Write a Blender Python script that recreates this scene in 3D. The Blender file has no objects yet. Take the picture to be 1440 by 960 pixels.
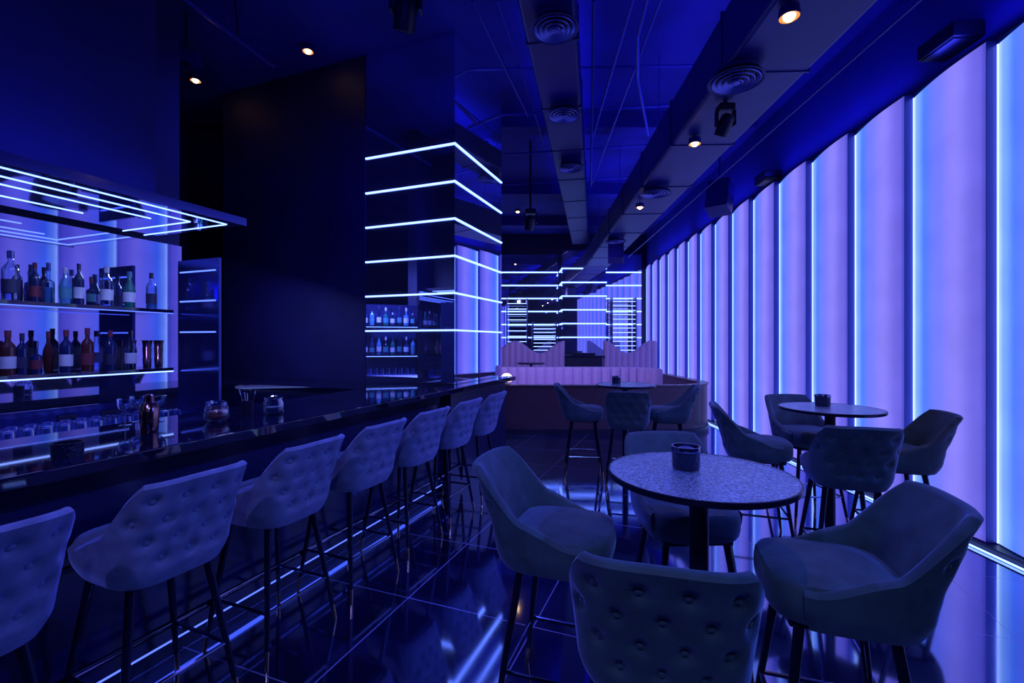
import bpy, bmesh, math, random
from mathutils import Vector, Matrix
random.seed(4)
S=bpy.context.scene; C=S.collection
try:
    S.view_settings.view_transform='Standard'; S.view_settings.look='None'; S.view_settings.exposure=.22
except Exception as e: print(e)
PI=math.pi; F=650.0; H=1.56
def P(px,py,Y): return Vector(((px-720)/F*Y, Y, H-(py-480)/F*Y))
# bar frame: u along the bar, v away from the camera side
UA=math.atan2(.9332,.3593)
def B(u,v,z=0): return Vector((.3593*u-.9332*v,.9332*u+.3593*v,z))
def UPX(px,v):
    r=(px-720)/F; return v*(.9332+.3593*r)/(.3593-.9332*r)
# ------------------------------------------------------------ materials
def mat(name,col=(.1,.1,.1),rough=.5,metal=0,emit=None,es=0,spec=.5,sheen=0,coat=0,bump=None,noise=None):
    m=bpy.data.materials.new(name); m.use_nodes=True; nt=m.node_tree; b=nt.nodes['Principled BSDF']
    b.inputs['Base Color'].default_value=(*col,1); b.inputs['Roughness'].default_value=rough; b.inputs['Metallic'].default_value=metal
    b.inputs['Specular IOR Level'].default_value=spec
    if sheen: b.inputs['Sheen Weight'].default_value=sheen; b.inputs['Sheen Roughness'].default_value=.35; b.inputs['Sheen Tint'].default_value=(.45,.55,1,1)
    if coat: b.inputs['Coat Weight'].default_value=coat; b.inputs['Coat Roughness'].default_value=.05
    if emit: b.inputs['Emission Color'].default_value=(*emit,1); b.inputs['Emission Strength'].default_value=es
    tc=nt.nodes.new('ShaderNodeTexCoord')
    if noise:
        n=nt.nodes.new('ShaderNodeTexNoise'); n.inputs['Scale'].default_value=noise[0]; n.inputs['Detail'].default_value=4
        nt.links.new(tc.outputs['Object'],n.inputs['Vector'])
        r=nt.nodes.new('ShaderNodeValToRGB'); k=noise[1]
        r.color_ramp.elements[0].position=.3; r.color_ramp.elements[1].position=.7
        r.color_ramp.elements[0].color=(*[c*(1-k) for c in col],1); r.color_ramp.elements[1].color=(*[c*(1+k) for c in col],1)
        nt.links.new(n.outputs['Fac'],r.inputs['Fac']); nt.links.new(r.outputs['Color'],b.inputs['Base Color'])
    if bump:
        n2=nt.nodes.new('ShaderNodeTexNoise'); n2.inputs['Scale'].default_value=bump[0]; n2.inputs['Detail'].default_value=3
        nt.links.new(tc.outputs['Object'],n2.inputs['Vector'])
        bp=nt.nodes.new('ShaderNodeBump'); bp.inputs['Strength'].default_value=bump[1]; bp.inputs['Distance'].default_value=bump[2] if len(bump)>2 else .01
        nt.links.new(n2.outputs['Fac'],bp.inputs['Height']); nt.links.new(bp.outputs['Normal'],b.inputs['Normal'])
    return m
def emis(name,col,s):
    m=bpy.data.materials.new(name); m.use_nodes=True; nt=m.node_tree; nt.nodes.clear()
    e=nt.nodes.new('ShaderNodeEmission'); e.inputs[0].default_value=(*col,1); e.inputs[1].default_value=s
    o=nt.nodes.new('ShaderNodeOutputMaterial'); nt.links.new(e.outputs[0],o.inputs[0]); return m
def glass(name,tint,gl=.35,rough=.1):
    m=bpy.data.materials.new(name); m.use_nodes=True; nt=m.node_tree; nt.nodes.clear()
    t=nt.nodes.new('ShaderNodeBsdfTransparent'); t.inputs[0].default_value=(*tint,1)
    g=nt.nodes.new('ShaderNodeBsdfGlossy'); g.inputs['Roughness'].default_value=rough; g.inputs[0].default_value=(.9,.95,1,1)
    lw=nt.nodes.new('ShaderNodeLayerWeight'); lw.inputs[0].default_value=gl
    mx=nt.nodes.new('ShaderNodeMixShader'); o=nt.nodes.new('ShaderNodeOutputMaterial')
    nt.links.new(lw.outputs['Facing'],mx.inputs[0]); nt.links.new(t.outputs[0],mx.inputs[1]); nt.links.new(g.outputs[0],mx.inputs[2]); nt.links.new(mx.outputs[0],o.inputs[0])
    return m
M={}
M['led']=emis('led_blue_white',(.17,.28,1),3.9)
M['ledsoft']=emis('led_blue',(.08,.14,1),1.8)
M['reflglow']=emis('painted_reflection',(.10,.18,1),1.8)
M['ledpanel']=emis('led_panel_joint',(.28,.42,1),2.6)
M['warm']=emis('warm_bulb',(1,.52,.18),14)
M['warmring']=emis('warm_painted_halo',(1,.36,.10),.9)
M['mirror']=mat('blue_mirror',(.64,.70,1.0),.012,.95)
M['mirror_back']=mat('tinted_bar_mirror',(.40,.42,.72),.03,.94)
M['mirror_dark']=mat('blue_black_gloss',(.06,.07,.30),.13,.75)
M['fin']=mat('blue_fin_metal',(.05,.05,.42),.4,.2)
M['wall_dark']=mat('navy_dark_paint',(.007,.007,.072),.6,noise=(2,.2))
M['wall_blue']=mat('blue_lit_paint',(.030,.025,.32),.7,noise=(1.5,.15))
M['ceil']=mat('ceiling_paint',(.026,.020,.27),.8,noise=(1.2,.3),bump=(8,.3,.02))
M['duct']=mat('painted_duct',(.011,.010,.18),.4,noise=(2,.2))
M['pipe']=mat('painted_pipe',(.05,.05,.38),.3,.3)
M['black']=mat('black_plastic',(.008,.008,.03),.4)
M['blackmetal']=mat('black_metal',(.015,.015,.05),.28,.6)
M['chrome']=mat('dark_chrome',(.30,.32,.52),.15,1)
M['gold']=mat('brass_tip',(.75,.45,.25),.2,1)
M['counter']=mat('black_stone',(.006,.006,.028),.04,0,spec=1.0,noise=(6,.6))
M['barfront']=mat('bar_front_lacquer',(.010,.010,.08),.22,spec=.7)
M['velvet_bar']=mat('grey_lilac_velvet',(.19,.20,.34),.72,sheen=.9,noise=(14,.26),bump=(220,.15,.002))
M['velvet_tab']=mat('teal_grey_velvet',(.050,.085,.110),.70,sheen=.6,noise=(12,.28),bump=(220,.15,.002))
M['tabletop']=mat('hammered_top',(.40,.50,.68),.22,.7,noise=(95,.6),bump=(110,.9,.01))
M['pink']=mat('pink_channel_velvet',(.52,.36,.58),.7,sheen=.3)
M['wood']=mat('dark_brown_wood_panel',(.085,.045,.058),.28,noise=(1.5,.2))
M['white_top']=mat('painted_glow_counter',(.40,.42,.85),.5,emit=(.24,.27,1),es=.75)  # emission stands in for light falling on the pale slab
M['copper']=mat('muted_copper',(.45,.22,.20),.18,1)
M['glass']=glass('clear_glass',(.72,.78,1),.66,.06)
M['glass_bot']=glass('bottle_clear',(.78,.88,1),.66)
M['glass_amber']=mat('amber_glass',(.085,.022,.028),.08,0,spec=.9)
M['glass_dark']=mat('dark_glass',(.012,.020,.11),.07,0,spec=.9)
M['glass_green']=mat('green_glass',(.01,.14,.14),.08,0,spec=.9)
M['glass_blue']=mat('blue_glass',(.08,.24,.55),.08,0,spec=.9)
M['paper']=mat('label_paper',(.65,.65,.85),.6)
M['paper_red']=mat('label_red',(.18,.025,.06),.6)
M['paper_dark']=mat('label_dark',(.03,.03,.10),.5)
M['paper_teal']=mat('label_teal',(.07,.28,.4),.5)
M['lampglow']=emis('lamp_glow',(1,.75,.6),2.2)
M['candle']=glass('ribbed_clear_glass',(.85,.75,.8),.6)
M['amberfill']=mat('amber_beads',(.35,.16,.16),.3,bump=(70,1,.01))
M['pattern']=mat('dark_patterned_glass',(.015,.02,.07),.15,.4,spec=.8,bump=(90,1,.01))
M['ring']=mat('diffuser_ring_metal',(.16,.17,.58),.35,.5)
# floor
def floor_mat():
    m=bpy.data.materials.new('polished_tiles'); m.use_nodes=True; nt=m.node_tree; b=nt.nodes['Principled BSDF']
    g=nt.nodes.new('ShaderNodeNewGeometry'); mp=nt.nodes.new('ShaderNodeMapping'); mp.inputs['Rotation'].default_value=(0,0,-UA)
    nt.links.new(g.outputs['Position'],mp.inputs['Vector'])
    br=nt.nodes.new('ShaderNodeTexBrick'); br.offset=0; br.inputs['Scale'].default_value=1
    br.inputs['Brick Width'].default_value=.8; br.inputs['Row Height'].default_value=.8; br.inputs['Mortar Size'].default_value=.004; br.inputs['Mortar Smooth'].default_value=.1
    br.inputs['Color1'].default_value=(.008,.008,.05,1); br.inputs['Color2'].default_value=(.011,.011,.065,1); br.inputs['Mortar'].default_value=(.30,.30,.68,1)
    nt.links.new(mp.outputs[0],br.inputs['Vector']); nt.links.new(br.outputs['Color'],b.inputs['Base Color'])
    n=nt.nodes.new('ShaderNodeTexNoise'); n.inputs['Scale'].default_value=2.2; nt.links.new(g.outputs['Position'],n.inputs['Vector'])
    mr=nt.nodes.new('ShaderNodeMapRange'); mr.inputs['To Min'].default_value=.04; mr.inputs['To Max'].default_value=.10
    nt.links.new(n.outputs['Fac'],mr.inputs['Value']); nt.links.new(mr.outputs[0],b.inputs['Roughness'])
    b.inputs['IOR'].default_value=1.8
    gl=nt.nodes.new('ShaderNodeBsdfGlossy'); gl.inputs[0].default_value=(.55,.66,1,1); nt.links.new(mr.outputs[0],gl.inputs['Roughness'])
    fr=nt.nodes.new('ShaderNodeLayerWeight'); fr.inputs[0].default_value=.4
    m2=nt.nodes.new('ShaderNodeMapRange'); m2.inputs['To Min'].default_value=.08; m2.inputs['To Max'].default_value=1.0
    nt.links.new(fr.outputs['Facing'],m2.inputs['Value'])
    m3=nt.nodes.new('ShaderNodeMath'); m3.operation='MULTIPLY'; m4=nt.nodes.new('ShaderNodeMapRange'); m4.inputs['To Min'].default_value=1; m4.inputs['To Max'].default_value=.35
    nt.links.new(br.outputs['Fac'],m4.inputs['Value']); nt.links.new(m2.outputs[0],m3.inputs[0]); nt.links.new(m4.outputs[0],m3.inputs[1])
    mx=nt.nodes.new('ShaderNodeMixShader'); nt.links.new(m3.outputs[0],mx.inputs[0]); nt.links.new(b.outputs[0],mx.inputs[1]); nt.links.new(gl.outputs[0],mx.inputs[2])
    nt.links.new(mx.outputs[0],nt.nodes['Material Output'].inputs[0])
    return m
M['floor']=floor_mat()
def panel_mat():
    m=bpy.data.materials.new('painted_glow_panel'); m.use_nodes=True; nt=m.node_tree; b=nt.nodes['Principled BSDF']
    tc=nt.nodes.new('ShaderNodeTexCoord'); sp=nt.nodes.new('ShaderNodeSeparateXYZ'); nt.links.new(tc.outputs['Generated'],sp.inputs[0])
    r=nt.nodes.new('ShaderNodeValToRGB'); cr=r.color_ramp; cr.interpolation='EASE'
    stops=[(0,(.07,.065,.50)),(.08,(.14,.12,.66)),(.36,(.24,.21,.85)),(.60,(.16,.19,.90)),(.80,(.08,.20,.97)),(.93,(.18,.38,1)),(1,(.42,.60,1))]  # edge-light falloff painted into the emission colours, not cast by the strips
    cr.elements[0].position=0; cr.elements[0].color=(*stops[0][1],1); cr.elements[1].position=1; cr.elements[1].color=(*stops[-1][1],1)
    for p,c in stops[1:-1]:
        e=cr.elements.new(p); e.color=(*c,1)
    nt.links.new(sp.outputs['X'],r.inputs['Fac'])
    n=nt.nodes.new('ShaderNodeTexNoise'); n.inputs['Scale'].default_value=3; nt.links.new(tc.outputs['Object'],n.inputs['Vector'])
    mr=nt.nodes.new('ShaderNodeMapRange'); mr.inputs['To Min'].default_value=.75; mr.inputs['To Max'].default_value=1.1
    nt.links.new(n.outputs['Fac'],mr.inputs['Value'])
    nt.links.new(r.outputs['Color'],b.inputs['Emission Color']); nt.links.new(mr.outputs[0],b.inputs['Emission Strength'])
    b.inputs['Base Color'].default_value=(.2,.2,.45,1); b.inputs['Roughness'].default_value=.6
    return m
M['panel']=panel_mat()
# ------------------------------------------------------------ builders
class MB:
    def __init__(s): s.v=[]; s.f=[]
    def add(s,v,f):
        o=len(s.v); s.v+= [tuple(a) for a in v]; s.f+=[tuple(i+o for i in q) for q in f]; return s
    def box(s,x0,x1,y0,y1,z0,z1):
        v=[(x0,y0,z0),(x1,y0,z0),(x1,y1,z0),(x0,y1,z0),(x0,y0,z1),(x1,y0,z1),(x1,y1,z1),(x0,y1,z1)]
        return s.add(v,[(0,3,2,1),(4,5,6,7),(0,1,5,4),(1,2,6,5),(2,3,7,6),(3,0,4,7)])
    def prism(s,pts,z0,z1):
        n=len(pts); v=[(x,y,z0) for x,y in pts]+[(x,y,z1) for x,y in pts]
        return s.add(v,[tuple(range(n-1,-1,-1)),tuple(range(n,2*n))]+[(i,(i+1)%n,n+(i+1)%n,n+i) for i in range(n)])
    def uprism(s,uv,z0,z1): return s.prism([(B(u,v).x,B(u,v).y) for u,v in uv],z0,z1)
    def ubox(s,u0,u1,v0,v1,z0,z1): return s.uprism([(u0,v0),(u1,v0),(u1,v1),(u0,v1)],z0,z1)
    def tube(s,p0,p1,r0,r1=None,n=10):
        p0=Vector(p0);p1=Vector(p1); r1=r0 if r1 is None else r1
        d=(p1-p0).normalized(); a=d.orthogonal().normalized(); b=d.cross(a)
        v=[];f=[]
        for p,r in((p0,r0),(p1,r1)):
            for i in range(n):
                t=2*PI*i/n; v.append(p+a*math.cos(t)*r+b*math.sin(t)*r)
        for i in range(n): j=(i+1)%n; f.append((i,j,n+j,n+i))
        f.append(tuple(range(n-1,-1,-1))); f.append(tuple(range(n,2*n)))
        return s.add(v,f)
    def path(s,pts,r,n=8):
        for a,b in zip(pts[:-1],pts[1:]): s.tube(a,b,r,r,n)
        return s
    def lathe(s,prof,n=24,c=(0,0,0),close=True):
        v=[];f=[]
        for r,z in prof:
            for i in range(n):
                t=2*PI*i/n; v.append((c[0]+r*math.cos(t),c[1]+r*math.sin(t),c[2]+z))
        for k in range(len(prof)-1):
            for i in range(n):
                j=(i+1)%n; f.append((k*n+i,k*n+j,(k+1)*n+j,(k+1)*n+i))
        if close:
            if prof[0][0]>1e-5: f.append(tuple(range(n-1,-1,-1)))
            if prof[-1][0]>1e-5: f.append(tuple(range((len(prof)-1)*n,len(prof)*n)))
        return s.add(v,f)
    def build(s,name,m,parent=None,smooth=False,bevel=0,loc=None,rot=None,label=None):
        me=bpy.data.meshes.new(name); me.from_pydata(s.v,[],s.f); me.validate()
        bm=bmesh.new(); bm.from_mesh(me); bmesh.ops.recalc_face_normals(bm,faces=bm.faces); bm.to_mesh(me); bm.free()
        if smooth:
            for p in me.polygons: p.use_smooth=True
            try: me.set_sharp_from_angle(angle=math.radians(40))
            except Exception: pass
        me.materials.append(m)
        o=bpy.data.objects.new(name,me); C.objects.link(o)
        if parent: o.parent=parent
        if bevel:
            b=o.modifiers.new('bevel','BEVEL'); b.width=bevel; b.segments=3; b.limit_method='ANGLE'
        if loc is not None: o.location=loc
        if rot is not None: o.rotation_euler=rot
        if label: o['label']=label
        return o
def tag(o,label,cat,group=None):
    o['label']=label; o['category']=cat
    if group: o['group']=group
    return o
def thing(name,label,cat,loc=(0,0,0),rz=0,group=None):
    o=bpy.data.objects.new(name,None); C.objects.link(o); o.empty_display_size=.1
    o.location=loc; o.rotation_euler=(0,0,rz); return tag(o,label,cat,group)
def struct(name,mb,m,**k):
    o=mb.build(name,m,**k); o['kind']='structure'; return o
def dup(root,loc,rz,label=None):
    r=root.copy(); C.objects.link(r); r.location=loc; r.rotation_euler=(0,0,rz)
    if label: r['label']=label
    for ch in list(root.children):
        c=ch.copy(); C.objects.link(c); c.parent=r
        for g in list(ch.children):
            d=g.copy(); C.objects.link(d); d.parent=c
    return r
# ------------------------------------------------------------ setting
CZ=4.85
struct('floor',MB().box(-9,4.4,-3,14.4,-.1,0),M['floor'])
struct('ceiling',MB().box(-9,4.4,-3,14.4,CZ,CZ+.1),M['ceil'])
WX=lambda Y:3.48+.045*Y
WA=math.atan2(1,.045)
struct('wall_right',MB().prism([(WX(-3),-3),(WX(-3)+.15,-3),(WX(14.2)+.15,14.2),(WX(14.2),14.2)],0,CZ),M['wall_blue'])
struct('wall_back',MB().box(-9,4.4,14.2,14.35,0,CZ),M['wall_dark'])
struct('wall_front',MB().box(-9,4.4,-3.1,-3,0,CZ),M['wall_dark'])
struct('wall_outer',MB().box(-9.1,-9,-3,14.3,0,CZ),M['wall_dark'])
struct('wall_service',MB().box(-9,-4.0,7.0,7.1,0,CZ),M['mirror_dark'])
struct('wall_lounge',MB().box(-1.75,-1.6,6.9,14.2,0,CZ),M['wall_dark'])
struct('wall_left',MB().ubox(-3.6,2.58,3.94,4.1,0,CZ),M['wall_dark'])
struct('wall_bulkhead',MB().ubox(-3.6,2.07,3.4,3.935,2.44,CZ),M['wall_dark'])
struct('wall_center',MB().ubox(4.352,5.66,3.484,5.79,0,CZ),M['wall_dark'])
# ------------------------------------------------------------ mirrored column
SZ=[1.68,2.075,2.47,2.865,3.26,3.66]
col=thing('mirrored_column','tall mirror-clad column ringed by six glowing light lines at the end of the bar','column')
MB().ubox(4.36,5.66,2.33,3.48,0,4.85).build('mirror_cladding',M['mirror'],col)
for z in SZ:
    h=.0085
    MB().uprism([(4.347,2.317),(5.66,2.317),(5.66,2.329),(4.359,2.329),(4.359,3.48),(4.347,3.48)],z-h,z+h).build('glow_strip',M['led'],col)
# ------------------------------------------------------------ bar counter
bar=thing('bar_counter','long glossy black bar counter with a lit kick strip, behind the row of tufted stools','bar counter')
MB().ubox(-.6,4.195,2.15,3.0,1.05,1.10).build('countertop',M['counter'],bar,bevel=.006)
MB().ubox(4.2,5.72,2.15,2.310,1.05,1.10).build('countertop_end',M['counter'],bar)
MB().ubox(3.62,4.34,3.002,5.6,1.05,1.10).build('countertop_return',M['counter'],bar)
MB().ubox(3.66,4.34,3.002,5.6,0,1.05).build('return_body',M['barfront'],bar)
MB().ubox(-.6,4.19,2.37,2.42,.10,1.05).build('front_panel',M['barfront'],bar)
MB().ubox(4.20,5.70,2.29,2.309,.0,1.05).build('end_panel',M['barfront'],bar)
MB().ubox(-.6,4.19,2.355,2.37,.93,1.0).build('front_moulding',M['blackmetal'],bar)
MB().ubox(-.6,4.19,2.355,2.37,.62,.64).build('front_moulding',M['blackmetal'],bar)
MB().ubox(-.6,4.19,2.42,2.95,0,.10).build('plinth',M['black'],bar)
MB().ubox(-.6,4.19,2.385,2.40,.080,.098).build('glow_strip',M['ledsoft'],bar)
q=MB(); q.path([B(-.6,2.30,.22),B(4.15,2.30,.22)],.016)
for k in range(7): q.path([B(-.3+k*.73,2.30,.22),B(-.3+k*.73,2.375,.22)],.01)
q.build('foot_rail',M['chrome'],bar,smooth=True)
MB().ubox(-.6,4.19,2.85,2.95,.1,1.04).build('rear_panel',M['black'],bar)
# ------------------------------------------------------------ back bar
bb=thing('back_bar','mirrored back bar with two lit bottle shelves and a pale glass counter below','back bar')
MB().ubox(-1.0,2.57,3.90,3.935,1.12,2.34).build('mirror',M['mirror_back'],bb)
for z in (1.77,1.335):
    sh=MB().ubox(-1.0,2.34,3.64,3.895,z,z+.028).build('shelf',M['counter'],bb)
    MB().ubox(-1.0,2.335,3.632,3.642,z-.002,z+(.006 if z<1.5 else .004)).build('glow_strip',M['led'] if z<1.5 else M['ledsoft'],sh)
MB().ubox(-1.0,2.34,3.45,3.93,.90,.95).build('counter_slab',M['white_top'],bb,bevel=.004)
MB().ubox(-1.0,2.34,3.50,3.93,0,.90).build('cabinet_body',M['black'],bb)
MB().ubox(-1.0,2.34,3.885,3.93,.95,1.12).build('splashback',M['mirror_dark'],bb)
sp_=MB().ubox(2.365,2.385,3.19,3.63,0,2.17).build('side_panel',M['mirror_dark'],bb)
for z in (1.63,1.86,2.08): MB().ubox(2.358,2.364,3.22,3.60,z-.005,z+.005).build('glow_strip',M['reflglow'],sp_)  # glowing bars painted in for reflections on the glossy panel
for px in (95,155):
    u=UPX(px,3.88); 
    o=MB().ubox(u-.05,u+.05,3.872,3.885,1.0,1.07).build('socket_plate',M['black'],bb)
    MB().ubox(u-.035,u-.005,3.868,3.872,1.02,1.05).build('socket',M['blackmetal'],o); MB().ubox(u+.005,u+.035,3.868,3.872,1.02,1.05).build('socket',M['blackmetal'],o)
cn=thing('bar_canopy','dark canopy over the back bar with light lines along its glossy underside','canopy')
MB().ubox(-3.5,2.33,2.89,3.93,2.37,2.41).build('canopy_slab',M['wall_dark'],cn)
MB().ubox(-3.48,2.31,2.91,3.92,2.364,2.37).build('mirror_soffit',M['mirror'],cn)
for v in (2.97,3.13,3.29,3.55):
    MB().ubox(-3.4,2.26-(v-2.97)*.9,v-.0022,v+.0022,2.360,2.364).build('glow_strip',M['led'],cn)
for k,u in enumerate((2.26,2.12)):
    MB().ubox(u-.0022,u+.0022,2.97+k*.16,3.85,2.360,2.364).build('glow_strip',M['led'],cn)
MB().ubox(-3.5,2.34,2.880,2.89,2.362,2.415).build('edge_trim',M['mirror_dark'],cn)
# unseen shelf added behind the end panel to put bottles in the column mirror
svc=thing('added_mirror_shelf','added angled shelf behind the end panel, seen as bottle rows in the column mirror','shelf')
du=Vector((.597,.802)); nu=Vector((.802,-.597)); A0=Vector((2.72,3.84))
def SV(a,b): 
    q=A0+du*a+nu*b; return (q.x,q.y)
SL=1.24
for z in (1.77,1.335,1.02):
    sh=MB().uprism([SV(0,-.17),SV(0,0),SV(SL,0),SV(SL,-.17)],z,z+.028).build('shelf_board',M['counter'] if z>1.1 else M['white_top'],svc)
    MB().uprism([SV(0,0),SV(0,.008),SV(SL,.008),SV(SL,0)],z,z+.007).build('glow_strip',M['led'],sh)
for a in (-.02,SL+.002): MB().uprism([SV(a,-.175),SV(a,0),SV(a+.018,0),SV(a+.018,-.175)],0,2.12).build('upright',M['blackmetal'],svc)
MB().uprism([SV(-.02,-.19),SV(-.02,-.177),SV(SL+.02,-.177),SV(SL+.02,-.19)],0,2.12).build('back_panel',M['mirror_dark'],svc)
# ------------------------------------------------------------ bar stools and chairs
def shell_path(n,w=.220,d=.230,e=3.8,tm=116):
    raw=[]
    N=600
    for i in range(N+1):
        t=math.radians(-tm+2*tm*i/N); s_,c_=math.sin(t),math.cos(t)
        raw.append((w*math.copysign(abs(s_)**(2/e),s_),-d*math.copysign(abs(c_)**(2/e),c_)))
    L=[0]
    for a,b in zip(raw[:-1],raw[1:]): L.append(L[-1]+math.dist(a,b))
    out=[];j=0
    for k in range(n+1):
        t=L[-1]*k/n
        while j<N-1 and L[j+1]<t: j+=1
        f=(t-L[j])/max(1e-9,L[j+1]-L[j]); f=min(1,max(0,f))
        out.append((raw[j][0]*(1-f)+raw[j+1][0]*f,raw[j][1]*(1-f)+raw[j+1][1]*f))
    return out,L[-1]
def sm(a,b,x):
    t=min(1,max(0,(x-a)/(b-a))); return t*t*(3-2*t)
NS=110
PTH,PLEN=shell_path(NS)
def htop(a): # a in 0..1 from back centre
    if a<.33: return 1.06-.006*(a/.33)**2
    return 1.054-.19*sm(.30,.58,a)-.085*sm(.48,.96,a)
def spos(k,z,off):
    x,y=PTH[k]; x0,y0=PTH[max(0,k-1)]; x1,y1=PTH[min(NS,k+1)]
    tx,ty=x1-x0,y1-y0; l=math.hypot(tx,ty); nx,ny=ty/l,-tx/l
    if nx*x+ny*y<0: nx,ny=-nx,-ny
    if z>.74: sc=1+.13*(z-.74)/.31
    else: sc=1-.17*((.74-z)/.10)**1.7
    bk=max(0,-y/.235)
    yy=y*sc-(.075*bk*max(0,(z-.74)/.3)**1.3)
    return [x*sc-nx*off,yy-ny*off,z],(nx,ny)
BUT=[]   # (s offset in metres from back centre, z)
for row,(z,offs) in enumerate(((.985,(-.15,-.05,.05,.15)),(.905,(-.20,-.10,0,.10,.20)),(.825,(-.15,-.05,.05,.15)),(.75,(-.10,0,.10)))):
    for o in offs: BUT.append((o,z))
def make_chair(name,label,vm,tuft):
    t=thing(name,label,'bar stool')
    NO=30;TH=.032
    ring=None; v=[];f=[]
    for k in range(NS+1):
        a=abs(k/NS*2-1); ht=htop(a); s=(k/NS-.5)*PLEN
        pr=[]
        zb=.645
        for i in range(NO+1):
            z=zb+(ht-.014-zb)*i/NO
            p,n=spos(k,z,0)
            dd=0
            for bs,bz in BUT:
                q2=((s-bs)**2+(z-bz)**2)
                if q2<.006: dd+=tuft*math.exp(-q2/(2*.0145**2))
            pr.append((p[0]-n[0]*(dd-.006),p[1]-n[1]*(dd-.006),z))
        for i in range(1,6):
            g=PI*i/6; off=TH/2-TH/2*math.cos(g); z=ht-.014+.014*math.sin(g)
            p,n=spos(k,z,off); pr.append(tuple(p))
        for i in range(8):
            z=ht-.014-(ht-.014-.70)*i/7; p,n=spos(k,z,TH+.012*math.sin(PI*i/8)); pr.append(tuple(p))
        if ring is None: ring=len(pr)
        v+=pr
    for k in range(NS):
        for i in range(ring):
            j=(i+1)%ring; f.append((k*ring+i,k*ring+j,(k+1)*ring+j,(k+1)*ring+i))
    f.append(tuple(range(ring))); f.append(tuple(NS*ring+i for i in range(ring-1,-1,-1)))
    bk=MB().add(v,f).build('backrest',vm,t,smooth=True)
    bmesh_=MB().lathe([(0.0001,.008),(.009,.006),(.0135,.001),(.0135,-.004)],12)
    first=None
    for bs,bz in BUT:
        k=int(round((bs/PLEN+.5)*NS)); p,n=spos(k,bz,tuft*.6)
        rot=Vector((n[0],n[1],-.2)).to_track_quat('Z','Y').to_euler()
        if first is None:
            first=bmesh_.build('button',vm,bk,smooth=True,loc=p,rot=rot)
        else:
            b=first.copy(); C.objects.link(b); b.location=p; b.rotation_euler=rot
    def foot(sc,z,n=48):
        r=[]
        for i in range(n):
            a=2*PI*i/n; c_,s_=math.cos(a),math.sin(a); e=3.6
            r.append((.210*sc*math.copysign(abs(c_)**(2/e),c_),.03+.212*sc*math.copysign(abs(s_)**(2/e),s_),z))
        return r
    prof=[(.78,.655),(.92,.662),(.975,.68),(1,.71),(1,.75),(.985,.773),(.94,.788),(.8,.797),(.5,.803),(.15,.804)]
    v=[];f=[]
    for sc,z in prof: v+=foot(sc,z)
    n=48
    for k in range(len(prof)-1):
        for i in range(n): j=(i+1)%n; f.append((k*n+i,k*n+j,(k+1)*n+j,(k+1)*n+i))
    f.append(tuple(range(n-1,-1,-1))); f.append(tuple((len(prof)-1)*n+i for i in range(n)))
    MB().add(v,f).build('seat',vm,t,smooth=True)
    MB().box(-.16,.16,-.14,.18,.632,.657).build('seat_base',M['blackmetal'],t,bevel=.008)
    for sx in(-1,1):
        for sy in(-1,1):
            top=Vector((sx*.14,sy*.13+.015,.645)); bot=Vector((sx*.225,sy*.215+.01,0)); m_=top.lerp(bot,.87)
            lg=MB().tube(top,m_,.017,.0115,14).build('leg',M['blackmetal'],t,smooth=True)
            MB().tube(m_,bot,.0118,.009,14).build('leg_tip',M['gold'],lg,smooth=True,label='brass coloured leg tip')
    k=.62; c=[Vector((sx*(.14+.085*k),sy*(.13+.085*k)+.012,.645*(1-k))) for sx,sy in((-1,-1),(1,-1),(1,1),(-1,1))]
    MB().path(c+[c[0]],.0085).build('footrest',M['chrome'],t,smooth=True)
    return t
def face(d): return math.atan2(d[1],d[0])-PI/2
ords=['nearest, cut off by the left edge','second from the left edge','third from the left edge','fourth from the left edge','fifth from the left edge','second to last before the mirrored column','last one, by the mirrored column']
st=None
for i in range(7):
    u=.655+.597*i; lb='grey button-tufted velvet bar stool, '+ords[i]
    loc=B(u,2.07,0); rz=face((-.9332,.3593))+random.uniform(-.05,.05)
    if st is None:
        st=make_chair('bar_stool',lb,M['velvet_bar'],.025); st.location=loc; st.rotation_euler=(0,0,rz); st['group']='tufted stools along the bar'
    else: dup(st,loc,rz,lb)
tc=[((.19,1.97),(.93,-.33),'teal velvet high chair left of the nearest round table, facing right'),
((.425,1.34),(.27,.963),'teal tufted high chair at the bottom edge, its back to the camera'),
((1.12,1.60),(-.95,.30),'teal velvet high chair right of the nearest round table, facing left'),
((.84,2.27),(.05,-1),'dark high chair on the far side of the nearest round table, half hidden by it'),
((2.17,3.02),(.3,.95),'dark high chair with its back to us at the table by the glowing wall'),
((1.93,3.66),(.93,-.3),'dark high chair left of the table by the glowing wall'),
((2.80,3.38),(-.93,.33),'dark high chair right of the table by the glowing wall, nearest the lit panels'),
((2.60,4.10),(.0,-1),'dark high chair mostly hidden behind the table by the glowing wall'),
((.83,5.46),(.98,-.1),'dark high chair left of the farthest table before the curved divider'),
((1.24,4.98),(.2,.97),'dark high chair with its back to us at the farthest table'),
((1.82,5.36),(-.95,.25),'dark high chair right of the farthest table')]
ct=None
for (x,y),d,lb in tc:
    if ct is None:
        ct=make_chair('high_chair',lb,M['velvet_tab'],.020); ct.location=(x,y,0); ct.rotation_euler=(0,0,face(d)); ct['group']='velvet high chairs around the round tables'
    else: dup(ct,(x,y,0),face(d),lb)
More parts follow.
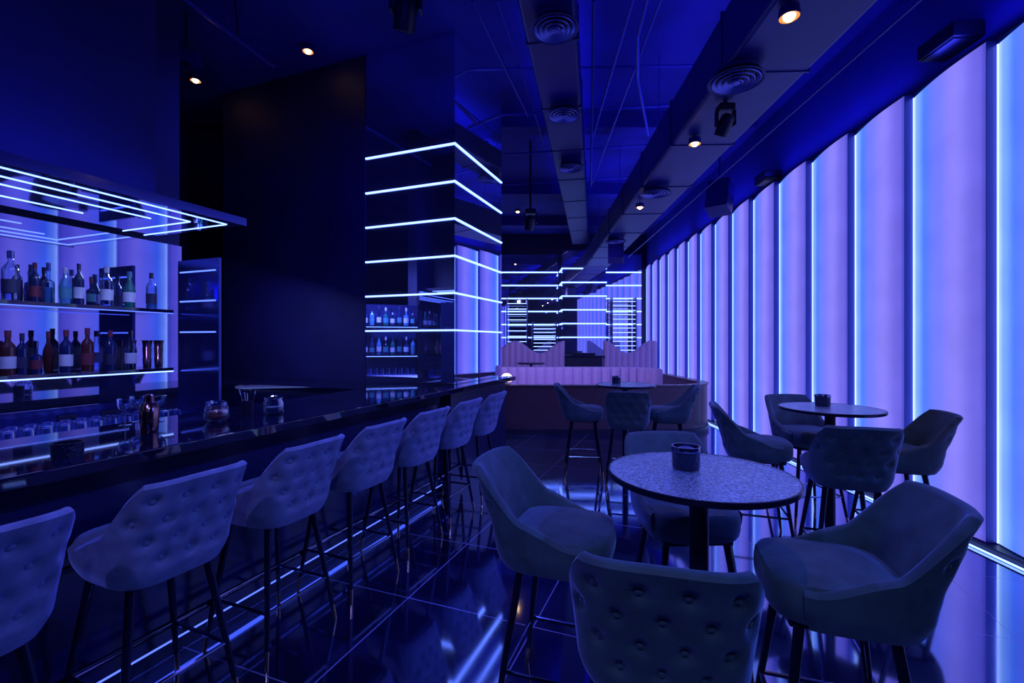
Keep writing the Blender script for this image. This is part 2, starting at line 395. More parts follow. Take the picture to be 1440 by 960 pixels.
# ------------------------------------------------------------ tables
def table(x,y,lb):
    t=thing('bar_table',lb,'table',(x,y,0),0,'round high tables')
    MB().lathe([(.0001,1.05),(.341,1.05)],64,close=False).build('tabletop',M['tabletop'],t)
    MB().lathe([(.30,1.025),(.340,1.027),(.347,1.032),(.348,1.044),(.346,1.050),(.340,1.051),(.340,1.047),(.3,1.045)],64,close=False).build('table_rim',M['blackmetal'],t,smooth=True)
    MB().lathe([(.0001,1.026),(.3,1.026)],48,close=False).build('underside',M['black'],t)
    MB().lathe([(.036,.03),(.036,.98),(.12,1.01),(.12,1.025)],28).build('pedestal',M['blackmetal'],t,smooth=True)
    MB().lathe([(.22,0),(.22,.012),(.20,.02),(.05,.032),(.0001,.032)],48).build('base_plate',M['blackmetal'],t,smooth=True)
    return t
TB=[((.728,1.80),'nearest round high table with hammered metallic top, chairs all around'),((2.45,3.56),'round high table standing close to the glowing panel wall'),((1.35,5.50),'farthest round high table, in front of the curved booth divider')]
for (x,y),lb in TB: table(x,y,lb)
def votive(x,y,lb,s=1):
    t=thing('candle_holder',lb,'candle holder',(x,y,1.0505),0,'dark candle holders on the high tables')
    MB().lathe([(.0001,0),(.050,0),(.053,.008),(.054,.072),(.050,.072),(.049,.015),(.0001,.012)],32).build('glass_cup',M['pattern'],t,smooth=True)
    MB().lathe([(.050,.071),(.056,.071),(.057,.082),(.055,.090),(.050,.090),(.049,.081),(.050,.071)],32,close=False).build('rim',M['chrome'],t,smooth=True)
    MB().lathe([(.0001,.02),(.038,.02),(.038,.055),(.0001,.055)],24).build('candle',M['paper'],t,smooth=True)
votive(.70,1.86,'dark patterned candle holder with silver rim on the nearest table')
votive(2.46,3.66,'dark patterned candle holder on the table by the glowing wall')
votive(1.27,5.62,'dark patterned candle holder on the farthest table')
# ------------------------------------------------------------ right wall light panels
ordn=['first','second','third','fourth','fifth','sixth','seventh','eighth','ninth','tenth','eleventh','twelfth','thirteenth','fourteenth','fifteenth','sixteenth']
PT=.76; base=3.449
for i in range(-2,14):
    Y0=base+PT*i; loc=Vector((WX(Y0),Y0,0))
    if i<-1: lb='glowing vertical wall panel out of frame, nearest the camera'
    elif i==-1: lb='glowing blue wall panel cut off by the right edge'
    elif i==13: lb='farthest and narrowest glowing wall panel, meeting the back wall'
    else: lb='tall glowing lilac wall panel, %s complete one counting from the right edge'%ordn[i]
    t=thing('light_panel',lb,'light panel',loc,WA,'glowing vertical panels on the right wall')
    n=18; W=.738; v=[];f=[]
    for k in range(n+1):
        x=W*k/n; y=.088-.068*(k/n)+.030*math.sin(PI*k/n)
        v+=[(x+.005,y,.06),(x+.005,y,3.80-.03*k/n)]
    for k in range(n): f.append((2*k,2*k+2,2*k+3,2*k+1))
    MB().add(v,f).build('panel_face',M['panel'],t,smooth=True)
    MB().box(.0,.005,.005,.090,.06,3.805).build('side_return',M['fin'],t)
    MB().box(.005+W+.003,.005+W+.010,.012,.024,.06,3.77).build('glow_strip',M['ledpanel'],t)
    MB().prism([(0,.01),(PT-.012,.01),(PT-.012,.03),(0,.096)],3.806,3.818).build('top_cap',M['wall_dark'],t)
struct('baseboard_right',MB().prism([(WX(1)-.12,1),(WX(1),1),(WX(13.9),13.9),(WX(13.9)-.12,13.9)],0,.05),M['black'])
ls=MB().path([(WX(1)-.15,1,.012),(WX(13.9)-.15,13.9,.012)],.008,6).build('floor_light_strip',M['led']); tag(ls,'thin light strip running on the floor along the glowing wall','light strip')
# ------------------------------------------------------------ ceiling services
LA=math.atan2(1,.178)
dr=thing('air_duct','wide rectangular painted duct running along the ceiling near the glowing wall','duct',(WX(0)-1.72,0,0),WA)
MB().box(1.6,13.6,-.32,.32,3.60,4.06).build('duct_body',M['duct'],dr,bevel=.03)
for k in range(9): MB().box(2.2+1.3*k,2.22+1.3*k,-.328,.328,3.592,4.068).build('joint_flange',M['duct'],dr)
for k in range(5):
    for s in (-.31,.31): MB().tube((2.9+2.4*k,s,4.06),(2.9+2.4*k,s,CZ),.006,n=6).build('hanger_rod',M['pipe'],dr)
dl=thing('air_duct','narrower painted ceiling duct above the mid aisle, left of the wide duct','duct',(-.348,0,0),LA)
MB().box(2.6,13.0,-.20,.26,4.25,4.55).build('duct_body',M['duct'],dl,bevel=.03)
for k in range(8): MB().box(3.0+1.2*k,3.02+1.2*k,-.208,.268,4.242,4.558).build('joint_flange',M['duct'],dl)
for k in range(4): MB().tube((3.4+2.4*k,0,4.55),(3.4+2.4*k,0,CZ),.01,n=6).build('hanger_rod',M['pipe'],dl)
def diffuser(x,y,z,lb,R=.2,neck=.12):
    t=thing('air_diffuser',lb,'air vent',(x,y,z),0,'round ceiling air diffusers')
    MB().lathe([(R*.75,neck),(R*.75,.03),(R*.98,.012),(R,0),(R*.97,0),(R*.7,.03)],40,close=False).build('collar',M['duct'],t,smooth=True)
    MB().lathe([(.0001,.035),(R*.9,.035)],32,close=False).build('backing',M['black'],t)
    for k in range(4):
        r=R*(.86-.2*k); MB().lathe([(r,.0-.004*k),(r-.03*R/.2,.022-.004*k),(r-.034*R/.2,.018-.004*k),(r-.006,-.006-.004*k),(r,-.004*k)],36,close=False).build('ring',M['ring'],t,smooth=True)
    MB().lathe([(.0001,-.016),(.03,-.014),(.032,.03),(.0001,.03)],16).build('hub',M['ring'],t,smooth=True)
for px,py,z,lb in ((780,42,4.15,'nearest round vent under the narrow duct, at the top edge'),(793,163,4.15,'second round vent under the narrow duct'),(803,237,4.15,'third round vent under the narrow duct, farthest along it')):
    Y=(z-H)*F/(480-py); diffuser((px-720)/F*Y,Y,z,lb,.2,.1)
for px,py,lb in ((1035,115,'nearest round vent under the wide duct'),(922,273,'middle round vent under the wide duct'),(866,340,'farthest round vent under the wide duct')):
    z=3.52; Y=(z-H)*F/(480-py); diffuser((px-720)/F*Y,Y,z,lb,.2,.08)
def spot(px,py,z,top,lb,e=30):
    Y=(z-H)*F/(480-py); X=(px-720)/F*Y
    t=thing('spotlight',lb,'spotlight',(X,Y,z),0,'warm ceiling spotlights')
    MB().lathe([(.060,0),(.062,.0),(.056,.06),(.012,.075),(.0001,.075)],24,close=False).build('housing',M['duct'],t,smooth=True)
    if top-z>.08: MB().tube((0,0,.07),(0,0,top-z),.006,n=6).build('stem',M['duct'],t)
    MB().lathe([(.036,.012),(.056,.002)],24,close=False).build('painted_halo',M['warmring'],t,smooth=True)  # warm halo around the bulb painted as an emissive ring
    MB().lathe([(.0001,-.020),(.020,-.016),(.031,-.004),(.036,.012)],20,close=False).build('bulb',M['warm'],t,smooth=True)
    if e:
        l=bpy.data.lights.new('spot_beam','SPOT'); l.energy=e; l.color=(1,.7,.45); l.spot_size=1.5; l.spot_blend=.6; l.shadow_soft_size=.02
        o=bpy.data.objects.new('spot_beam',l); C.objects.link(o); o.location=(X,Y,z-.04)
spot(1110,25,3.52,3.60,'warm spotlight near the top right corner, under the wide duct',12)
spot(977,203,3.52,3.60,'warm spotlight midway along the wide duct',12)
spot(900,292,3.50,3.60,'warm spotlight beside the middle vent of the wide duct',8)
spot(728,298,4.5,CZ,'small warm spotlight by the mirrored column, farthest back',5)
spot(433,73,4.77,CZ,'warm spotlight in front of the plain dark wall',0)
spot(275,114,4.77,CZ,'warm spotlight at left, beyond the canopy wall',0)
def pipe(name,pts,r,lb,m='pipe'):
    tag(MB().path(pts,r).build(name,M[m],smooth=True),lb,'pipe')
pipe('conduit_pipe',[(WX(1.5)-.45,1.5,4.60),(WX(14)-.45,14,4.60)],.02,'long pipe under the ceiling closest to the glowing wall')
pipe('conduit_pipe',[(WX(1.5)-.65,1.5,4.50),(WX(14)-.65,14,4.50)],.016,'long thin conduit second from the glowing wall')
pipe('conduit_pipe',[(WX(1.5)-.85,1.5,4.32),(WX(14)-.85,14,4.32)],.022,'lower long rail between the wide duct and the glowing wall')
pipe('lighting_rail',[(WX(1.5)-1.18,1.5,3.95),(WX(12)-1.18,12,3.95)],.02,'straight lighting rail hugging the side of the wide duct')
pipe('conduit_pipe',[(WX(1.5)-1.0,1.5,3.75),(WX(12)-1.0,12,3.75)],.012,'lowest thin rail right of the wide duct')
pipe('conduit_pipe',[(WX(1.5)-1.28,1.5,4.40),(WX(14)-1.28,14,4.40)],.012,'thin cable conduit just above the lighting rail')
pipe('conduit_pipe',[(WX(2)-2.35,2,4.58),(WX(9)-2.35,9,4.58)],.014,'thin conduit between the two ducts, nearer the wide one')
pipe('conduit_pipe',[(WX(2)-2.6,2,4.57),(WX(7)-2.6,7,4.57)],.018,'pipe running between the two ducts, nearer the narrow one')
pipe('sprinkler_pipe',[(1.0,2.5,4.5),P(897,50,4.5),P(897,110,5.3),P(912,190,6.6)],.020,'bent sprinkler pipe left of the wide duct')
pipe('sprinkler_pipe',[P(835,0,4.0),P(833,155,5.8),P(831,258,8.6)],.018,'straight sprinkler pipe right of the narrow duct')
pipe('cross_pipe',[P(700,162,6.1),P(945,148,6.1)],.018,'nearer cross pipe spanning the ceiling between the ducts')
pipe('cross_pipe',[P(700,218,7.4),P(930,203,7.4)],.018,'farther cross pipe spanning the ceiling between the ducts')
pipe('cross_pipe',[P(706,260,9.0),P(905,248,9.0)],.018,'farthest cross pipe under the dark ceiling')
pipe('cross_pipe',[P(650,98,5.2),P(980,92,5.2)],.014,'cross pipe nearest the camera above both ducts')
pipe('conduit_pipe',[P(665,0,4.2),P(742,162,6.0)],.018,'slanting conduit above the mirrored column')
pipe('conduit_pipe',[P(700,0,4.25),P(765,200,7.0)],.012,'thin slanting conduit beside the narrow duct')
pipe('lighting_rail',[P(235,-20,3.6),P(385,95,5.0)],.016,'straight rail on the ceiling at upper left')
pipe('lighting_rail',[P(330,-10,4.0),P(335,50,4.0)],.008,'short drop rod at upper left','blackmetal')
for n_,y in enumerate((3.2,6.6,9.6,12.2)): struct('trim_%d'%(n_+1),MB().box(-3,3.5,y,y+.25,4.62,CZ),M['ceil'])
def mover(px,py,Y,s,top,lb):
    p=P(px,py,Y); t=thing('stage_light',lb,'stage light',p,0,'black stage lights hanging from the ceiling')
    MB().box(-.10*s,.10*s,-.08*s,.08*s,.15*s,.24*s).build('base',M['black'],t,bevel=.01)
    MB().box(-.125*s,-.10*s,-.04*s,.04*s,-.03*s,.17*s).build('yoke_arm',M['black'],t,bevel=.005)
    MB().box(.10*s,.125*s,-.04*s,.04*s,-.03*s,.17*s).build('yoke_arm',M['black'],t,bevel=.005)
    h=MB().lathe([(.055*s,-.16*s),(.085*s,-.15*s),(.09*s,-.02*s),(.085*s,.08*s),(.05*s,.12*s),(.0001,.12*s)],20,close=False).build('head',M['black'],t,smooth=True,rot=(.5,.25,0))
    MB().lathe([(.0001,-.148*s),(.07*s,-.15*s)],20,close=False).build('lens',M['pattern'],h)
    if top-p.z>.24*s: MB().tube((0,0,.23*s),(0,0,top-p.z),.018,n=8).build('mount_pole',M['black'],t)
mover(1020,174,3.93,.66,3.60,'black moving head light hanging below the wide duct')
mover(571,12,3.6,1.0,CZ,'black moving head light at the top edge left of centre')
mover(746,312,7.6,.85,CZ,'small black stage light right of the mirrored column')
def speaker(px,py,Y,w,h,dd,rot,lb,top):
    p=P(px,py,Y); t=thing('loudspeaker',lb,'speaker',p,0,'black loudspeakers high on the wall')
    b=MB().box(-w/2,w/2,-dd/2,dd/2,-h/2,h/2).build('cabinet',M['duct'],t,bevel=.012,rot=rot)
    MB().box(-w/2+.02,w/2-.02,-dd/2-.008,-dd/2+.002,-h/2+.02,h/2-.02).build('grille',M['duct'],b)
    MB().tube((0,0,h*.3),(0,0,top-p.z),.015,n=8).build('bracket',M['duct'],t)
speaker(1012,278,7.4,.34,.50,.32,(-.35,0,-.7),'larger dark loudspeaker tilted down beside the glowing wall',CZ)
speaker(866,356,9.6,.32,.34,.28,(-.3,0,-.2),'smaller dark loudspeaker under the far end of the wide duct',3.6)
def wedge(px,py,Y,w,h,lb):
    p=P(px,py,Y); t=thing('wall_fixture',lb,'light fixture',(WX(Y),Y,p.z),WA,'black boxes above the panels')
    MB().prism([(-w/2,0),(w/2,0),(w/2,.24),(-w/2,.24)],-h/2,h/2).build('housing',M['black'],t,bevel=.01)
    MB().box(-w/2+.02,w/2-.02,.03,.22,-h/2-.012,-h/2).build('lens',M['black'],t)
wedge(1370,58,3.72,.34,.12,'large black box fixture above the nearest full glowing panel')
wedge(1090,250,6.6,.3,.12,'smaller black box fixture above the far glowing panels')
t=thing('projector','small dark box fixture hanging at upper left beyond the canopy wall','projector',P(262,82,4.6))
MB().box(-.12,.12,-.1,.1,-.05,.05).build('body',M['duct'],t,bevel=.01,rot=(0,0,.4)); MB().tube((0,0,.05),(0,0,CZ-P(262,82,4.6).z),.01,n=6).build('mount_pole',M['black'],t); MB().lathe([(.0001,0),(.03,0),(.03,.02),(.0001,.02)],14).build('lens',M['black'],t,loc=(0,0,-.065))
# ------------------------------------------------------------ far mirrors with light strips
def mirror_wall(x0,x1,y,side,lb,z1=4.2):
    t=thing('mirror_wall',lb,'mirror',((x0+x1)/2,y,0))
    w=(x1-x0)/2
    MB().box(-w,w,0,14.19-y,0,z1).build('mirror_cladding',M['mirror'],t)
    for z in SZ:
        q=MB().box(-w-(.02 if side else 0),w+(.02 if side else 0),-.025,-.001,z-.017,z+.017)
        if side:
            q=MB().prism([(-w-.025,14.02-y),(-w-.025,-.025),(w+.025,-.025),(w+.025,14.02-y),(w+.001,14.02-y),(w+.001,-.001),(-w-.001,-.001),(-w-.001,14.02-y)],z-.017,z+.017)
        q.build('glow_strip',M['led'],t)
mirror_wall(-1.58,1.40,14.05,False,'mirrored back wall with light lines, left of the far pier')
mirror_wall(2.75,3.93,14.05,False,'mirrored back wall with light lines, right of the far pier')
mirror_wall(1.45,2.70,13.3,True,'projecting mirrored pier with light lines on the back wall')
def lit_shelf(x0,x1,z0,n,dz,y,lb):
    t=thing('lit_shelf',lb,'shelf',((x0+x1)/2,y,0)); w=(x1-x0)/2
    for s in(-1,1): MB().box(s*w-.015,s*w+.015,-.15,.15,0,z0+n*dz).build('upright',M['blackmetal'],t)
    for k in range(n):
        sh=MB().box(-w+.016,w-.016,-.15,.15,z0+k*dz,z0+k*dz+.02).build('shelf_board',M['counter'],t)
        MB().box(-w+.016,w-.016,-.165,-.151,z0+k*dz-.002,z0+k*dz+.014).build('glow_strip',M['ledpanel'],sh)
lit_shelf(.62,1.30,1.30,8,.105,13.75,'small display shelf with dense light lines left of the far pier')
lit_shelf(2.95,3.65,1.30,12,.13,13.75,'tall display shelf with dense light lines right of the far pier')
lit_shelf(-.15,.45,1.55,8,.16,13.75,'narrow display shelf with light lines at the far left mirror')
# ------------------------------------------------------------ booths
def channel_back(name,pts,ht,z0,nch,m,parent,th=.12,res=10,bul=.035):
    L=[0]
    for a,b in zip(pts[:-1],pts[1:]): L.append(L[-1]+math.dist(a,b))
    T=L[-1]; N=nch*res; v=[];f=[];j=0; ring=None
    for k in range(N+1):
        s=T*k/N
        while j<len(pts)-2 and L[j+1]<s: j+=1
        fr=(s-L[j])/(L[j+1]-L[j]); x=pts[j][0]*(1-fr)+pts[j+1][0]*fr; y=pts[j][1]*(1-fr)+pts[j+1][1]*fr
        tx,ty=(pts[j+1][0]-pts[j][0])/(L[j+1]-L[j]),(pts[j+1][1]-pts[j][1])/(L[j+1]-L[j]); nx,ny=ty,-tx
        b=bul*abs(math.sin(PI*(k%res)/res))**.6; h=ht(k/N)
        pr=[(0-th*.5,z0),(th*.5+b,z0),(th*.5+b,z0+(h-z0)*.5),(th*.5+b,h-.06),(th*.35+b*.7,h-.015),(0,h),(-th*.4,h-.02),(-th*.5,h-.06)]
        ring=len(pr)
        for o,z in pr: v.append((x+nx*o,y+ny*o,z))
    for k in range(N):
        for i in range(ring): jj=(i+1)%ring; f.append((k*ring+i,k*ring+jj,(k+1)*ring+jj,(k+1)*ring+i))
    f.append(tuple(range(ring))); f.append(tuple(N*ring+i for i in range(ring)))
    return MB().add(v,f).build(name,m,parent,smooth=True)
s1=thing('booth_sofa','tall pink channel-backed sofa with wavy top, left of the dark console','sofa')
channel_back('backrest',[(-1.2,12.0),(1.36,12.0)],lambda t:1.42+.16*math.cos(2*PI*((t*2.56-1.2)-.08)/1.28),.0,16,M['pink'],s1,bul=.055)
MB().box(-1.2,1.36,11.35,11.93,.0,.48).build('seat',M['pink'],s1,bevel=.05)
s2=thing('booth_sofa','tall pink channel-backed sofa with wavy top, right beside the glowing wall','sofa')
channel_back('backrest',[(2.38,12.0),(3.75,12.0)],lambda t:1.43+.16*math.cos(2*PI*t*1.1),.0,9,M['pink'],s2,bul=.055)
MB().box(2.38,3.72,11.35,11.93,.0,.48).build('seat',M['pink'],s2,bevel=.05)
s3=thing('curved_sofa','low pink channel-tufted sofa curving behind the booth divider','sofa')
arc=[(-.9,9.9),(2.3,9.9)]+[(2.3+.65*math.sin(a),9.25+.65*math.cos(a)) for a in [PI/2*k/8 for k in range(1,9)]]
channel_back('backrest',arc,lambda t:1.02,.0,21,M['pink'],s3,th=.14,bul=.06)
MB().box(-.9,2.3,9.25,9.80,.0,.46).build('seat',M['pink'],s3,bevel=.05)
dv=thing('booth_divider','low curved wood-panelled divider wall in front of the pink booths','divider')
path=[(-.9,7.85),(2.75,7.85)]+[(2.75+.75*math.sin(a),8.6-.75*math.cos(a)) for a in [PI/2*k/14 for k in range(1,15)]]+[(3.5,10.6)]
def sweep(path,o0,o1,z0,z1):
    v=[];f=[]
    for i,(x,y) in enumerate(path):
        a=path[max(0,i-1)];b=path[min(len(path)-1,i+1)]; tx,ty=b[0]-a[0],b[1]-a[1]; l=math.hypot(tx,ty); nx,ny=ty/l,-tx/l
        for o,z in((o0,z0),(o1,z0),(o1,z1),(o0,z1)): v.append((x+nx*o,y+ny*o,z))
    for i in range(len(path)-1):
        for k in range(4): j=(k+1)%4; f.append((i*4+k,i*4+j,i*4+4+j,i*4+4+k))
    f.append((0,1,2,3)); n=4*(len(path)-1); f.append((n,n+1,n+2,n+3)); return MB().add(v,f)
sweep(path,-.07,.07,.0,.80).build('panelling',M['wood'],dv,smooth=True)
sweep(path,-.09,.09,.80,.825).build('top_rail',M['wood'],dv,smooth=True)
sweep(path,.0702,.09,0,.08).build('plinth',M['black'],dv,smooth=True)
cs=thing('dj_console','dark console between the two tall pink sofas','console',(1.87,12.2,0))
MB().box(-.46,.46,-.3,.3,0,1.16).build('body',M['black'],cs,bevel=.01); MB().box(-.5,.5,-.34,.34,1.16,1.2).build('top',M['blackmetal'],cs); MB().box(-.3,.3,-.15,.15,1.2,1.26).build('mixer',M['blackmetal'],cs)
lt=thing('lounge_table','small round dark table in front of the tall left sofa','table',(.45,10.9,0))
MB().lathe([(.0001,1.03),(.32,1.03),(.32,1.06),(.0001,1.06)],32).build('tabletop',M['blackmetal'],lt,smooth=True); MB().lathe([(.03,0),(.03,1.03)],12).build('pedestal',M['blackmetal'],lt); MB().lathe([(.2,0),(.2,.02),(.0001,.03)],24).build('base_plate',M['blackmetal'],lt)
lp=thing('table_lamp','small glowing round-topped lamp on the divider next to the mirrored column','lamp',(-.09,7.85,.8255))
MB().lathe([(.0001,0),(.06,0),(.06,.015),(.012,.02),(.012,.05),(.0001,.05)],20).build('base',M['black'],lp,smooth=True)
MB().lathe([(.055,.05),(.085,.06),(.092,.11),(.08,.16),(.045,.19),(.0001,.195)],24).build('lamp_shade',M['lampglow'],lp,smooth=True)
# ------------------------------------------------------------ bottles
def bottle(kind,glassm,capm,labm,h,r,loc,lb,group):
    t=thing('bottle',lb,'bottle',loc,random.uniform(0,6),group)
    if kind==0: pf=[(.0001,0),(r*.95,0),(r,.01),(r,h*.60),(r*.9,h*.67),(r*.38,h*.76),(r*.34,h*.9),(.0001,h*.9)]
    elif kind==1: pf=[(.0001,0),(r*1.1,0),(r*1.15,.01),(r*1.15,h*.5),(r*1.05,h*.55),(r*.36,h*.6),(r*.34,h*.86),(.0001,h*.86)]
    else: pf=[(.0001,0),(r*.8,0),(r*.85,.01),(r*1.05,h*.45),(r*.95,h*.55),(r*.4,h*.72),(r*.34,h*.9),(.0001,h*.9)]
    MB().lathe(pf,18).build('glass_body',glassm,t,smooth=True)
    zc=pf[-1][1]; MB().lathe([(.0001,zc-.015),(r*.42,zc-.015),(r*.42,h),(.0001,h)],14).build('cap',capm,t,smooth=True)
    if labm: MB().lathe([(r*(1.17 if kind==1 else 1.04),h*.15),(r*(1.17 if kind==1 else 1.06),h*.42)],18,close=False).build('paper_label',labm,t,smooth=True)
    if glassm is M['glass_bot']:
        MB().lathe([(.0001,.006),(r*.8,.006),(r*.85,h*.4),(.0001,h*.4)],14).build('liquid',M['glass_blue'] if random.random()<.3 else M['glass'],t,smooth=True)
gb,ga,gd,gg,gl=M['glass_bot'],M['glass_amber'],M['glass_dark'],M['glass_green'],M['glass_blue']
up=[(15,0,gb,M['chrome'],M['paper_dark'],.29,.038,'tall clear bottle with silver cap, leftmost in view on the upper shelf'),
(49,0,gd,M['paper_red'],M['paper_red'],.25,.025,'dark bottle with red cap on the upper shelf, left part'),
(68,1,gb,M['chrome'],None,.26,.026,'clear square-shouldered bottle right of the red-capped one, upper shelf'),
(92,2,gl,M['paper'],M['paper_teal'],.23,.030,'pale blue bottle on the upper shelf'),
(111,0,gd,M['paper_dark'],M['paper'],.265,.026,'dark bottle with white label, mid upper shelf'),
(128,1,gd,M['paper_red'],M['paper_teal'],.20,.022,'short dark bottle with teal label, upper shelf'),
(150,0,gb,M['paper'],M['paper'],.27,.034,'broad clear bottle with white cap, upper shelf'),
(182,2,gg,M['paper_teal'],M['paper'],.255,.034,'green bottle with pale label, upper shelf'),
(213,0,gb,M['paper_dark'],M['paper_dark'],.265,.032,'clear bottle with dark cap, rightmost on the upper shelf')]
lo=[(11,0,ga,M['paper_red'],M['paper'],.26,.034,'amber bottle with red cap, leftmost in view on the lower shelf'),
(31,0,gd,M['paper_dark'],M['paper_dark'],.245,.026,'plain dark bottle second on the lower shelf'),
(51,1,gd,M['chrome'],M['paper_red'],.20,.024,'squat dark bottle with red label, lower shelf'),
(68,2,ga,M['paper_red'],None,.26,.026,'slim amber bottle behind the squat one, lower shelf'),
(93,0,gd,M['paper_red'],M['paper'],.27,.032,'dark bottle with white label, mid lower shelf'),
(123,0,ga,M['paper_red'],M['paper_red'],.285,.032,'amber bottle with red label, lower shelf'),
(155,0,gd,M['paper_red'],M['paper_dark'],.27,.031,'dark bottle with dark label left of the white-labelled one, lower shelf'),
(184,2,gb,M['copper'],M['paper'],.275,.034,'pale bottle with white label, rightmost on the lower shelf')]
for rows,z,nm in((up,1.799,'upper'),(lo,1.364,'lower')):
    for n_,(px,k,g,c,l,h,r,lb) in enumerate(rows):
        vv=3.70+(.10 if px in(68,49,128) else 0)
        bottle(k,g,c,l,h,r,B(UPX(px,vv),vv,z),lb,'bottles on the %s back-bar shelf'%nm)
    for k in range(12):
        a,b=SV(.06+.10*k,-.08)
        bottle(k%3,[gb,gl,gd,gb,gg][(k+(z<1.5))%5],[M['chrome'],M['paper'],M['paper_dark']][k%3],M['paper'] if k%2 else M['paper_teal'],.25+.02*(k%3),.034,B(a,b,z),'bottle on the %s board of the added angled shelf'%nm,'bottles on the %s board of the added shelf'%nm)
for k,px in enumerate((207,223)):
    t=thing('copper_cup',('left' if k==0 else 'right')+' tall stack-shaped copper cup at the end of the lower shelf','cup',B(UPX(px,3.74),3.74,1.364),0,'copper cups on the lower shelf')
    MB().lathe([(.0001,0),(.024,0),(.028,.07),(.025,.075),(.029,.15),(.026,.155),(.031,.2),(.029,.2),(.018,.01)],20,close=False).build('cup_body',M['copper'],t,smooth=True)
    MB().lathe([(.029,.198),(.033,.198),(.033,.205),(.029,.205),(.029,.198)],20,close=False).build('rim',M['copper'],t,smooth=True)
tum=None
def tumbler(loc,lb,grp):
    global tum
    if tum is None:
        tum=MB().lathe([(.0001,.115),(.028,.115),(.030,.11),(.036,.0),(.033,.0),(.027,.104),(.0001,.106)],18).build('tumbler_glass',M['glass'],smooth=True); o=tum
    else: o=tum.copy(); C.objects.link(o)
    tag(o,lb,'glass',grp); o.location=loc
for r_ in range(3):
    for k in range(14): tumbler(B(2.28-.082*k+.02*(r_%2),3.50+.085*r_,.951),'upturned clear tumbler in the rows on the pale back counter','upturned tumblers on the back counter')
for k in range(13):
    a,b=SV(.06+.09*k,-.09); tumbler(B(a,b,1.049),'upturned tumbler on the lowest board of the added angled shelf','tumblers on the added shelf')
# counter items
def onbar(px,py): 
    Y=(H-1.1)*F/(py-480); return Vector(((px-720)/F*Y,Y,1.101))
t=thing('cocktail_shaker','copper cocktail shaker standing on the bar between stemmed glasses','shaker',onbar(210,608))
MB().lathe([(.0001,0),(.034,0),(.037,.01),(.043,.11),(.041,.115),(.0001,.115)],24).build('tin',M['copper'],t,smooth=True)
MB().lathe([(.0001,.115),(.043,.115),(.036,.145),(.026,.155),(.024,.158),(.0001,.158)],24).build('shoulder',M['copper'],t,smooth=True)
MB().lathe([(.0001,.158),(.022,.158),(.022,.185),(.016,.192),(.0001,.193)],20).build('cap',M['copper'],t,smooth=True)
wl=['stemmed glass behind the shaker, left','stemmed glass directly behind the shaker','stemmed glass behind the shaker, right']
for k,(px,py) in enumerate(((176,598),(193,593),(222,592))):
    t=thing('stemmed_glass',wl[k],'glass',onbar(px,py),0,'stemmed glasses behind the shaker')
    MB().lathe([(.0001,0),(.03,0),(.03,.003),(.004,.006)],20,close=False).build('foot',M['glass'],t,smooth=True)
    MB().lathe([(.004,.005),(.0035,.08)],8,close=False).build('stem',M['glass'],t,smooth=True)
    MB().lathe([(.004,.08),(.025,.09),(.037,.115),(.040,.145),(.038,.145),(.034,.115),(.0001,.09)],20,close=False).build('bowl',M['glass'],t,smooth=True)
t=thing('glass_jar','rounded clear glass jar with dark contents on the bar, left of the straw cup','jar',onbar(305,592))
MB().lathe([(.0001,0),(.045,0),(.062,.02),(.066,.05),(.056,.085),(.05,.09),(.046,.085),(.058,.05),(.04,.015),(.0001,.012)],28).build('jar_body',M['candle'],t,smooth=True)
MB().lathe([(.0001,.015),(.038,.015),(.054,.035),(.05,.06),(.0001,.06)],24).build('contents',M['amberfill'],t,smooth=True)
MB().lathe([(.05,.09),(.055,.09),(.055,.11),(.045,.115),(.045,.09)],28,close=False).build('rim',M['glass'],t,smooth=True)
t=thing('glass_jar','clear ribbed glass jar with lid on the bar, right of the straw cup','jar',onbar(385,582))
MB().lathe([(.0001,0),(.05,0),(.058,.012),(.06,.07),(.05,.09),(.05,.1)],28,close=False).build('jar_body',M['glass_bot'],t,smooth=True)
MB().lathe([(.0001,.118),(.03,.118),(.055,.105),(.055,.097),(.0001,.097)],24).build('lid',M['glass'],t,smooth=True)
MB().lathe([(.0001,.005),(.045,.005),(.05,.045),(.0001,.05)],20).build('contents',M['paper_dark'],t,smooth=True)
t=thing('straw_cup','black cup full of straws on the bar between the two jars','cup',onbar(348,583))
MB().lathe([(.0001,0),(.032,0),(.036,.09),(.033,.09),(.029,.006),(.0001,.006)],20).build('cup_body',M['black'],t,smooth=True)
for k in range(9):
    a=2*PI*k/9; MB().tube((.012*math.cos(a),.012*math.sin(a),.01),(.045*math.cos(a),.045*math.sin(a),.13+.015*(k%3)),.0025,n=6).build('straw',M['paper'] if k%2 else M['blackmetal'],t)
t=thing('napkin_holder','low dark woven round holder on the bar near the left edge','holder',onbar(95,641))
MB().lathe([(.0001,0),(.048,0),(.050,.01),(.050,.048),(.046,.05),(.044,.012),(.0001,.01)],28).build('cup_body',M['pattern'],t,smooth=True)
MB().lathe([(.045,.048),(.051,.048),(.051,.055),(.045,.055),(.045,.048)],28,close=False).build('rim',M['blackmetal'],t,smooth=True)
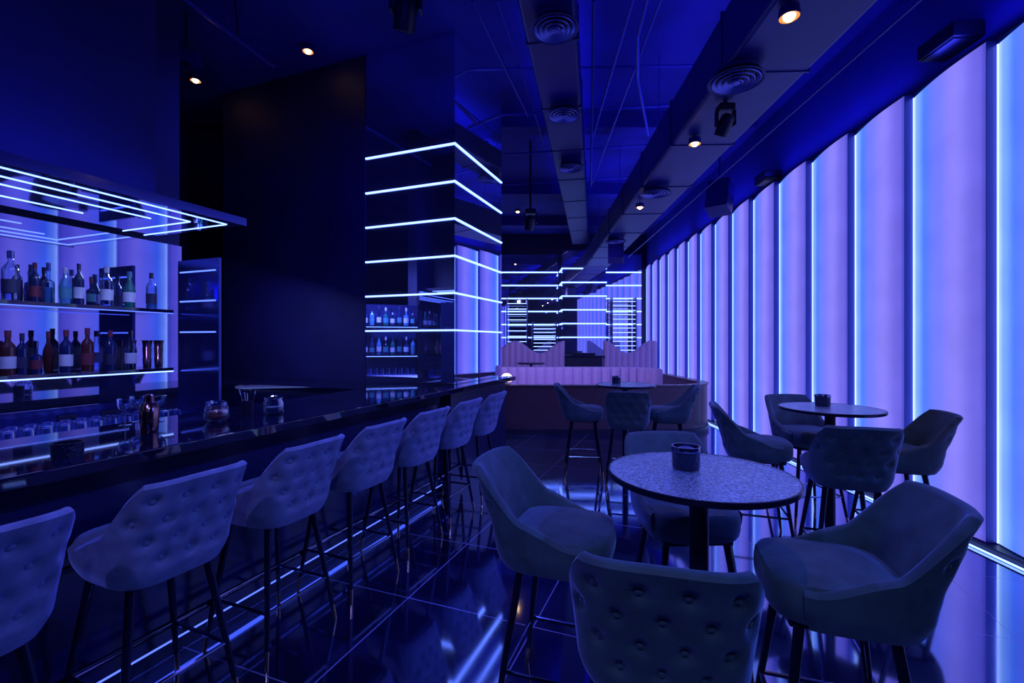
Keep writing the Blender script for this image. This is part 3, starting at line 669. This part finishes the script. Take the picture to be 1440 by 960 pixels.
# ------------------------------------------------------------ lights
def area(loc,rot,sx,sy,e,c=(.04,.05,1)):
    l=bpy.data.lights.new('area_wash','AREA'); l.shape='RECTANGLE'; l.size=sx; l.size_y=sy; l.energy=e; l.color=c
    o=bpy.data.objects.new('area_wash',l); C.objects.link(o); o.location=loc; o.rotation_euler=rot; return o
def wash(loc,tgt,e,c=(.05,.07,1),ang=2.0,soft=.05):
    l=bpy.data.lights.new('wash_beam','SPOT'); l.energy=e; l.color=c; l.spot_size=ang; l.spot_blend=.8; l.shadow_soft_size=soft
    o=bpy.data.objects.new('wash_beam',l); C.objects.link(o); o.location=loc
    o.rotation_euler=(Vector(tgt)-Vector(loc)).to_track_quat('-Z','Y').to_euler(); return o
area((WX(6)-1.72,6.5,4.10),(PI,0,WA-PI/2),.55,9,26)  # unseen uplights added on top of the ducts to light the ceiling
area((.7,6.0,4.57),(PI,0,LA-PI/2),.4,7,18)
for y in (2.5,5.5,8.5,11.5): area((WX(y)-.2,y,3.87),(PI,0,WA),2.6,.12,7)  # unseen cove lamps added so the wall above the panels glows
area((B(0.9,3.15,2.47)),(PI,0,UA),2.4,.25,12)
for u in (1.3,1.75,2.2): wash(B(u,3.02,2.33),B(u+.05,3.75,1.55),8,(.34,.44,1),1.3,.012)  # unseen spots added under the canopy to brighten the bottles
a,b=SV(.6,.45); o=area(B(a,b,2.6),(0,0,0),.5,.2,30,(.3,.36,1)); q=B(*SV(.6,-.1),1.5)-B(a,b,2.6); o.rotation_euler=q.to_track_quat('-Z','Y').to_euler()  # added lamp brightening the bottles shown in the column mirror
wash(P(571,20,3.6)+Vector((0,0,-.25)),(-.2,1.6,.9),210,(.09,.11,1),1.9)
wash(P(571,20,3.6)+Vector((.15,0,-.2)),(-3.2,5.5,2.2),80,(.03,.03,1),1.6)
wash(P(1020,190,3.9)+Vector((0,0,-.2)),(1.2,5.2,.6),110,(.05,.09,1),2.1)
wash(P(746,312,7.6)+Vector((0,0,-.2)),(1.2,10.8,.8),300,(.38,.33,1),1.9)
wash((1.4,5.6,3.5),(1.6,8.0,.5),60,(.40,.28,1),1.3)  # unseen wash added over the booth divider
wash((.3,-1.0,3.6),(.7,1.8,.8),75,(.26,.46,1),1.5)  # unseen front fill added for the near chairs
wash((-1.2,-.6,3.6),(-1.1,2.2,.8),130,(.22,.22,1),1.5)  # unseen fill added for the bar stools
wash((2.9,1.6,3.3),(1.0,1.7,.8),210,(.05,.12,1),1.5)  # unseen side fill added on the right of the near chairs
wash((-.3,-1.2,2.4),(0.2,5,4.6),60,(.02,.02,1),1.9)  # unseen blue wash from behind the camera, aimed up at the ceiling
w=bpy.data.worlds.new('world'); S.world=w; w.use_nodes=True; w.node_tree.nodes['Background'].inputs[0].default_value=(.01,.015,.2,1); w.node_tree.nodes['Background'].inputs[1].default_value=.15
cam=bpy.data.cameras.new('camera'); cam.sensor_width=36; cam.lens=36*F/1440; cam.clip_start=.02
co=bpy.data.objects.new('camera',cam); C.objects.link(co); co.location=(0,0,H); co.rotation_euler=(PI/2,0,0); S.camera=co
